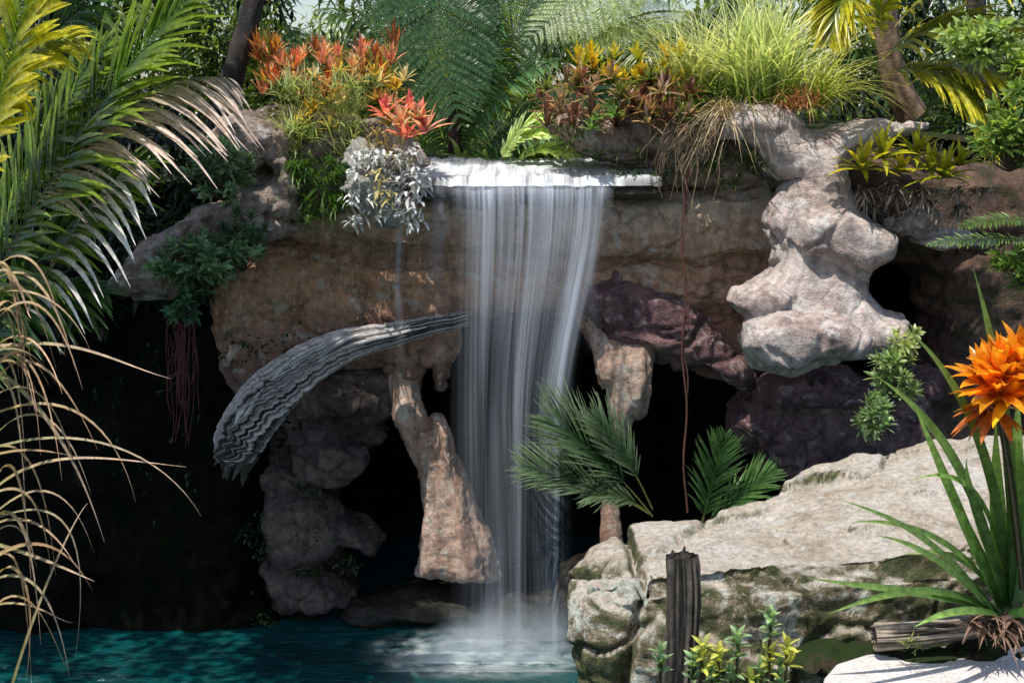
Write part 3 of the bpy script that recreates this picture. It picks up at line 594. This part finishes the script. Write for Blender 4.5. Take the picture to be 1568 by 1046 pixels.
frond(a,[(40,330,-5.3),(130,210,-5.4),(230,100,-5.5),(350,120,-5.6)],48,175,8,38,.5,c0=(.3,.24,.15),c1=(.68,.52,.45),rw=7,one=-1,lift=-.1)
frond(a,[(20,520,-5.3),(90,380,-5.4),(150,280,-5.5),(215,250,-5.6)],18,110,9,50,.9,c0=(.3,.27,.22),c1=(.78,.74,.72),rw=5,lift=-.1)
a.build('dry_palm_frond',DRY)
a=Acc()
L=[[(-20,450,-7),(60,430,-7),(110,470,-7),(140,540,-7)],[(-20,540,-7),(100,500,-7),(180,560,-7),(262,580,-7)],[(-20,640,-7),(100,580,-7),(180,650,-7),(208,770,-7)],[(-20,690,-7),(120,640,-7),(250,690,-7),(308,790,-7)],
 [(-20,760,-7),(60,680,-7),(150,700,-7),(285,715,-7)],[(10,1080,-7),(60,900,-7),(120,780,-7),(135,770,-7)],[(-20,800,-7),(70,760,-7),(150,760,-7),(115,1010,-7)],[(-20,830,-7),(60,850,-7),(120,880,-7),(145,890,-7)],[(-20,610,-7),(40,480,-7),(110,600,-7),(150,690,-7)],[(-20,900,-7),(30,820,-7),(60,900,-7),(40,1040,-7)],
 [(-20,560,-7),(60,600,-7),(120,700,-7),(160,830,-7)]]
for k in range(36):
    v0=rng.uniform(430,960);ex=rng.uniform(20,150);L.append([(-30,v0,-7+rng.normal(0,.3)),(ex*.4,v0-rng.uniform(20,140),-7),(ex*.8,v0+rng.uniform(-60,30),-7),(ex,v0+rng.uniform(-20,190),-7+rng.normal(0,.3))])
for q in L: 
    k=rng.random();bblade(a,q,rng.uniform(4,8),(.16+.1*k,.18,.05),(.62,.43-.07*k,.34-.12*k),16,.4,'grass')
a.build('arching_grass',DRY)
a=Acc();shc=(.07,.13,.07);shd=(.24,.34,.21)
shrub(a,W(340,265,-.9),(.5,.4,.5),46,10,.22,.075,shc,shd)
shrub(a,W(315,400,-1.2),(.8,.5,.5),64,10,.23,.085,(.06,.13,.07),(.2,.3,.18))
shrub(a,W(370,375,-.8),(.4,.4,.5),30,9,.2,.075,(.03,.08,.045),(.1,.17,.11))
shrub(a,W(290,465,-1.2),(.3,.3,.3),14,10,.2,.07,(.03,.09,.05),(.06,.14,.08))
a.build('coastal_shrub',LEAF)
a=Acc()
leafcloud(a,[W(rng.uniform(150,460),rng.uniform(500,960),1.0) for k in range(40)],(.5,.25,.5),60,.10,.055,(.004,.010,.003),(.03,.065,.014))
leafcloud(a,[W(rng.uniform(380,540),rng.uniform(740,950),.5) for k in range(10)],(.25,.15,.2),40,.08,.05,(.01,.03,.006),(.05,.10,.02))
a.build('creeping_vines',LEAF)
a=Acc()
for k in range(34): tuft(a,W(rng.uniform(430,560),rng.uniform(130,260),rng.uniform(.0,.5)),30,.6,.02,(.2,.28,.08),(.68,.73,.46),(10,90),.3,.12,5)
a.build('fine_leaf_shrub',LEAF)
a=Acc()
for k in range(34): tuft(a,W(rng.uniform(450,535),rng.uniform(240,335),-.1),24,.3,.022,(.03,.10,.012),(.12,.24,.03),(-20,80),.6,.1,4)
for k in range(9): tuft(a,W(rng.uniform(1085,1180),rng.uniform(235,260),.2),14,.3,.03,(.02,.07,.01),(.05,.12,.02),(-20,80),.6,.1,4)
for k in range(34): tuft(a,W(rng.uniform(860,1200),rng.uniform(190,290),.15),14,.3,.03,(.02,.06,.01),(.08,.15,.03),(-20,80),.6,.1,4)
a.build('low_fern',LEAF)
def brom(name,spots,n,L,w,cols,e=(25,85),dr=.25):
    a=Acc()
    for (u,v,Y) in spots:
        c0,c1=cols[rng.integers(len(cols))];rosette(a,W(u,v,Y),n,L*rng.uniform(.65,1.25),w,c0,c1,e,dr)
    return a.build(name,LEAF)
reds=[((.3,.14,.05),(.8,.10,.04)),((.2,.22,.04),(.75,.22,.03)),((.14,.2,.04),(.35,.3,.06)),((.35,.14,.1),(.75,.28,.2)),((.15,.08,.03),(.4,.1,.05)),((.5,.3,.15),(.85,.55,.4)),((.05,.1,.03),(.12,.2,.05))]
brom('red_bromeliad',[(rng.uniform(392,608),rng.uniform(75,150),rng.uniform(.2,1.4)) for _ in range(74)],11,.40,.05,reds,(48,88))
brom('pink_bromeliad',[(612,195,-.3),(640,185,-.2),(622,215,-.4),(650,205,-.1),(628,170,0),(590,180,-.1)],14,.44,.085,[((.4,.14,.12),(.8,.2,.24)),((.45,.2,.17),(.8,.34,.34)),((.3,.1,.05),(.78,.5,.4))],(20,85))
brom('small_orange_bromeliad',[(rng.uniform(440,630),rng.uniform(105,200),.1) for _ in range(22)],12,.34,.05,[((.25,.26,.06),(.7,.4,.05)),((.2,.22,.05),(.6,.45,.15)),((.15,.06,.03),(.5,.22,.08)),((.4,.35,.2),(.8,.7,.5))],(20,85))
brom('maroon_bromeliad',[(rng.uniform(826,1060),rng.uniform(120,200),rng.uniform(-.2,.8)) for _ in range(70)],13,.36,.06,[((.11,.06,.04),(.32,.12,.11)),((.12,.12,.04),(.4,.2,.16)),((.14,.1,.06),(.55,.4,.34)),((.07,.12,.03),(.2,.24,.06)),((.05,.03,.02),(.16,.06,.05))],(5,85))
brom('yellow_bromeliad',[(rng.uniform(880,1060),rng.uniform(85,135),rng.uniform(.2,.8)) for _ in range(26)],9,.34,.055,[((.35,.2,.02),(.9,.68,.02)),((.2,.22,.02),(.88,.6,.02)),((.15,.2,.02),(.6,.5,.04))],(45,88))
brom('small_green_bromeliad',[(912,185,-.3),(940,178,-.2),(905,200,-.3)],16,.24,.05,[((.07,.18,.05),(.2,.32,.1))],(5,80))
brom('green_yellow_bromeliad',[(1320,262,-.9),(1350,245,-.7),(1425,262,-.7),(1445,275,-.8),(1405,240,-.4),(1380,265,-.5),(1470,255,-.6)],16,.55,.095,[((.14,.18,.015),(.72,.6,.02)),((.12,.16,.015),(.55,.52,.03)),((.06,.1,.02),(.22,.2,.03))],(5,80),.35)
a=Acc()
for k in range(22): tuft(a,W(rng.uniform(1320,1500),rng.uniform(275,330),-.4),16,.34,.045,(.1,.07,.05),(.46,.38,.33),(-40,40),.7,.06,5)
a.build('dead_bromeliad_leaves',DRY)
a=Acc()
for k in range(54): tuft(a,W(rng.uniform(530,650),rng.uniform(225,345),rng.uniform(-.7,-.4)),12,.16,.055,(.5,.5,.46),(.86,.87,.88),(-60,80),.4,.06,4,kind='leaf')
for k in range(5): tuft(a,W(rng.uniform(565,600),rng.uniform(260,310),-.8),9,.17,.045,(.6,.5,.15),(.75,.66,.35),(-60,80),.5,.05,4,kind='leaf')
for k in range(10): tuft(a,W(rng.uniform(560,630),rng.uniform(180,250),-.4),14,.26,.03,(.4,.3,.08),(.6,.48,.2),(-60,80),.5,.06,5)
a.build('pale_flowering_plant',PETAL)
a=Acc()
tuft(a,W(1165,150,.4),540,2.6,.032,(.16,.24,.03),(.74,.78,.5),(40,90),.38,.22,12)
tuft(a,W(1060,130,.8),170,2.0,.03,(.24,.28,.07),(.78,.78,.54),(38,90),.46,.2,10)
tuft(a,W(1240,160,.4),200,1.9,.03,(.18,.26,.03),(.7,.7,.3),(28,80),.6,.15,10,(.2,0,0))
a.build('ornamental_grass',LEAF)
a=Acc()
tuft(a,W(1225,160,.0),200,.6,.016,(.4,.17,.06),(.7,.36,.2),(10,90),.6,.18,6)
tuft(a,W(1120,170,.0),150,.9,.018,(.35,.27,.15),(.6,.48,.3),(-10,70),1.1,.15,8)
a.build('orange_dry_grass',DRY)
a=Acc()
for q,l in (([(1350,90,-.5),(1440,20,-1),(1500,10,-1.2),(1580,90,-1.4)],95),([(1360,110,-.5),(1440,90,-1),(1500,130,-1.2),(1530,230,-1.4)],80),([(1350,60,-.5),(1330,-20,-1),(1400,-80,-1.2),(1480,-60,-1.4)],90),([(1370,40,0),(1450,-60,-1),(1560,-80,-1.2),(1620,20,-1.4)],100),([(1390,130,0),(1480,60,-1),(1580,110,-1.2),(1600,180,-1.4)],90),([(1340,60,0),(1300,-20,-1),(1290,-30,-1.2),(1270,60,-1.4)],70)):
    frond(a,q,50,l,8,38,.35,c0=(.08,.13,.012),c1=(.55,.5,.03),K=5,rw=7,rc=(.4,.33,.05))
a.build('palm',LEAF)
a=Acc()
shrub(a,W(1550,215,-3),(.5,.4,.5),60,10,.22,.075,(.08,.16,.03),(.26,.36,.09))
shrub(a,W(1510,65,-2.5),(.6,.4,.3),56,10,.21,.075,(.12,.2,.04),(.4,.5,.2))
shrub(a,W(1595,120,-3),(.5,.4,.5),44,10,.22,.075,(.08,.16,.03),(.24,.34,.08))
shrub(a,W(1570,410,-3),(.35,.4,.3),30,10,.2,.07,(.05,.11,.02),(.12,.2,.04))
a.build('broadleaf_shrub',LEAF)
a=Acc()
shrub(a,W(1375,575,-4.),(.33,.3,.42),40,12,.16,.05,(.08,.15,.06),(.36,.46,.22))
shrub(a,W(1335,640,-4.3),(.25,.25,.3),26,12,.16,.05,(.06,.12,.05),(.24,.34,.17))
shrub(a,W(1390,530,-4.),(.2,.2,.2),14,12,.16,.05,(.16,.22,.06),(.55,.6,.28))
a.build('coastal_shrub',LEAF)
a=Acc();frond(a,[(1580,370,-3.5),(1500,360,-3.6),(1420,376,-3.8)],30,22,4,65,.1,c0=(.08,.16,.04),c1=(.2,.3,.08),K=3)
frond(a,[(1580,340,-3.5),(1520,330,-3.6),(1470,350,-3.8)],26,22,4,65,.1,c0=(.06,.13,.03),c1=(.12,.2,.04),K=3)
a.build('fern',LEAF)
a=Acc()
for q,l,c in (([(1000,790,-.9),(930,700,-1.),(840,640,-1.1)],125,(.02,.07,.02)),([(1000,790,-.9),(930,740,-1.),(800,715,-1.1)],100,(.025,.07,.022)),([(1000,780,-.9),(960,690,-.9),(910,640,-.9)],85,(.02,.06,.015)),([(1000,790,-.9),(960,750,-1.2),(900,760,-1.3)],60,(.03,.07,.02))):
    frond(a,q,40,l,4,36,.04,c0=c,c1=(.2,.27,.16),K=4,fill=(.3,1.),jd=.06)
a.build('palm',LEAF)
a=Acc()
for q,l in (([(1075,800,-.9),(1090,740,-1.),(1110,665,-1.1)],70),([(1080,800,-.9),(1130,760,-1.),(1185,720,-1.1)],70)):
    frond(a,q,34,l,5,38,.08,c0=(.03,.09,.02),c1=(.12,.22,.07),K=4,fill=(.1,1.))
a.build('palm',LEAF)
# ---------- foreground right plants
a=Acc()
cen=W(1520,605,-8.5)
oc=[((.6,.2,.015),(.88,.56,.02)),((.75,.42,.01),(.92,.78,.04)),((.45,.12,.02),(.8,.36,.02)),((.3,.24,.02),(.9,.7,.04))]
for dx,dz,n,L,e in ((0,0,22,.5,(-20,80)),(0,.16,20,.46,(10,88)),(.3,.1,22,.5,(-20,85)),(.12,-.05,20,.46,(-35,60)),(-.08,.08,18,.44,(0,70)),(.2,.28,18,.46,(30,88)),(.08,.1,18,.44,(0,80))):
    c0,c1=oc[rng.integers(4)];rosette(a,cen+np.array([dx,rng.uniform(-.15,.1),dz]),n,L,.12,c0,c1,e,.2,7,'strap',.7,(-.1,-.15,.15))
rosette(a,cen-np.array([0,0,.12]),14,.42,.11,(.25,.05,.015),(.5,.15,.02),(-60,0),.15,7,'strap',.55)
P=np.array([W(1565,900,-8.2),W(1555,760,-8.35),W(1530,630,-8.5)]);tube(a,bez(P,np.linspace(0,1,12)),.035,8,(.05,.05,.02))
a.build('orange_bromeliad',LEAF)
a=Acc();c0=(.03,.09,.022);c1=(.22,.36,.1)
Q=[([(1530,945,-8.2),(1430,900,-8.5),(1330,905,-8.7),(1235,884,-8.8)],16),([(1530,945,-8.2),(1440,880,-8.6),(1350,910,-8.9),(1268,940,-9)],16),([(1525,940,-8.2),(1450,850,-8.4),(1400,800,-8.5),(1285,765,-8.6)],16),([(1535,940,-8.2),(1490,840,-8.3),(1400,790,-8.4),(1300,800,-8.5)],15),
 ([(1530,930,-8.2),(1470,800,-8.3),(1430,700,-8.4),(1400,620,-8.5)],24),([(1535,930,-8.2),(1500,760,-8.3),(1440,640,-8.4),(1340,575,-8.5)],24),([(1545,930,-8.2),(1530,780,-8.3),(1500,600,-8.4),(1385,500,-8.5)],24),([(1550,930,-8.2),(1550,700,-8.3),(1530,560,-8.4),(1490,410,-8.5)],24),
 ([(1560,920,-8.2),(1590,700,-8.3),(1600,600,-8.4),(1620,500,-8.5)],30),([(1550,930,-8.2),(1520,800,-8.3),(1500,700,-8.3),(1395,735,-8.5)],16),([(1540,930,-8.2),(1510,820,-8.3),(1470,750,-8.3),(1480,700,-8.5)],24),([(1550,930,-8.1),(1560,820,-8.1),(1570,750,-8.1),(1600,640,-8.2)],32),([(1540,935,-8.1),(1525,850,-8.1),(1520,760,-8.1),(1525,640,-8.2)],34),
 ([(1530,945,-8.2),(1480,900,-8.4),(1420,830,-8.6),(1340,820,-8.7)],18),([(1545,945,-8.3),(1600,930,-8.6),(1640,940,-8.7),(1700,980,-8.8)],24),([(1530,945,-8.3),(1500,930,-8.7),(1440,935,-9),(1400,960,-9.1)],16),([(1540,930,-8.0),(1500,850,-8.0),(1460,790,-8.),(1440,700,-8)],22),
 ([(1550,930,-8.0),(1555,850,-8.0),(1550,700,-8.),(1560,600,-8)],34),([(1545,935,-7.9),(1570,850,-7.9),(1580,800,-8.),(1575,720,-8)],34),([(1540,935,-7.9),(1500,880,-8),(1470,830,-8.1),(1380,850,-8.3)],14)]
for q,w in Q:
    k=rng.uniform(.7,1.4);bblade(a,q,w,tuple(np.array(c0)*k),tuple(np.array(c1)*k),18,.5,'strap')
a.build('flax_lily',LEAF)
a=Acc()
tuft(a,W(1395,990,-8.4),30,.12,.014,(.1,.16,.03),(.3,.3,.06),(20,90),.3,.05,4)
for k in range(14): tuft(a,W(rng.uniform(1480,1568),rng.uniform(940,965),-8.35),6,.3,.04,(.06,.03,.03),(.25,.15,.1),(-10,20),.5,.04,6)
a.build('dead_leaves',DRY)
a=Acc()
for (u,v) in ((1075,1000),(1062,1020),(1130,985),(1180,955),(1178,1010),(1195,1030),(1120,1040),(1012,1010),(1090,1040),(1150,1050),(1205,1000),(1100,1010),(1165,1035)):
    p=W(u,v,-9.4);yb=rng.random()<.45
    for z in np.linspace(-.12,.06,3): rosette(a,p+np.array([0,0,z]),6,.14,.055,(.09,.18,.07) if not yb else (.25,.32,.07),(.34,.46,.26) if not yb else (.7,.65,.16),(5,70),.1,4,'leaf',.3)
    tube(a,np.array([p-[0.02,0,.9],p-[0,0,.4],p]),.015,6,(.08,.06,.03))
a.build('succulent_shrub',LEAF)
# ---------- light, world, camera
sd=nz(np.array([-.26,-.30,1.0]))
el_=math.asin(sd[2]);az=math.atan2(sd[0],sd[1])
w=bpy.data.worlds.new('World');bpy.context.scene.world=w;w.use_nodes=True;nt=w.node_tree
sk=nt.nodes.new('ShaderNodeTexSky');sk.sky_type='NISHITA';sk.sun_disc=False;sk.sun_elevation=el_;sk.sun_rotation=az
bg=nt.nodes['Background'];bg.inputs[1].default_value=.15;nt.links.new(sk.outputs[0],bg.inputs[0])
l=bpy.data.lights.new('sun','SUN');l.energy=5;l.angle=math.radians(.5);l.color=(1,.95,.86);lo=bpy.data.objects.new('sun',l);bpy.context.collection.objects.link(lo)
lo.rotation_euler=Vector(sd).to_track_quat('Z','Y').to_euler()
c=bpy.data.cameras.new('camera');c.sensor_width=36;c.lens=36*F/1568;c.clip_end=2000
co=bpy.data.objects.new('camera',c);bpy.context.collection.objects.link(co);co.location=(0,-20,CH);co.rotation_euler=(math.pi/2-PT,0,0)
sc=bpy.context.scene;sc.camera=co;sc.view_settings.view_transform='Standard';sc.view_settings.look='None';sc.view_settings.exposure=0
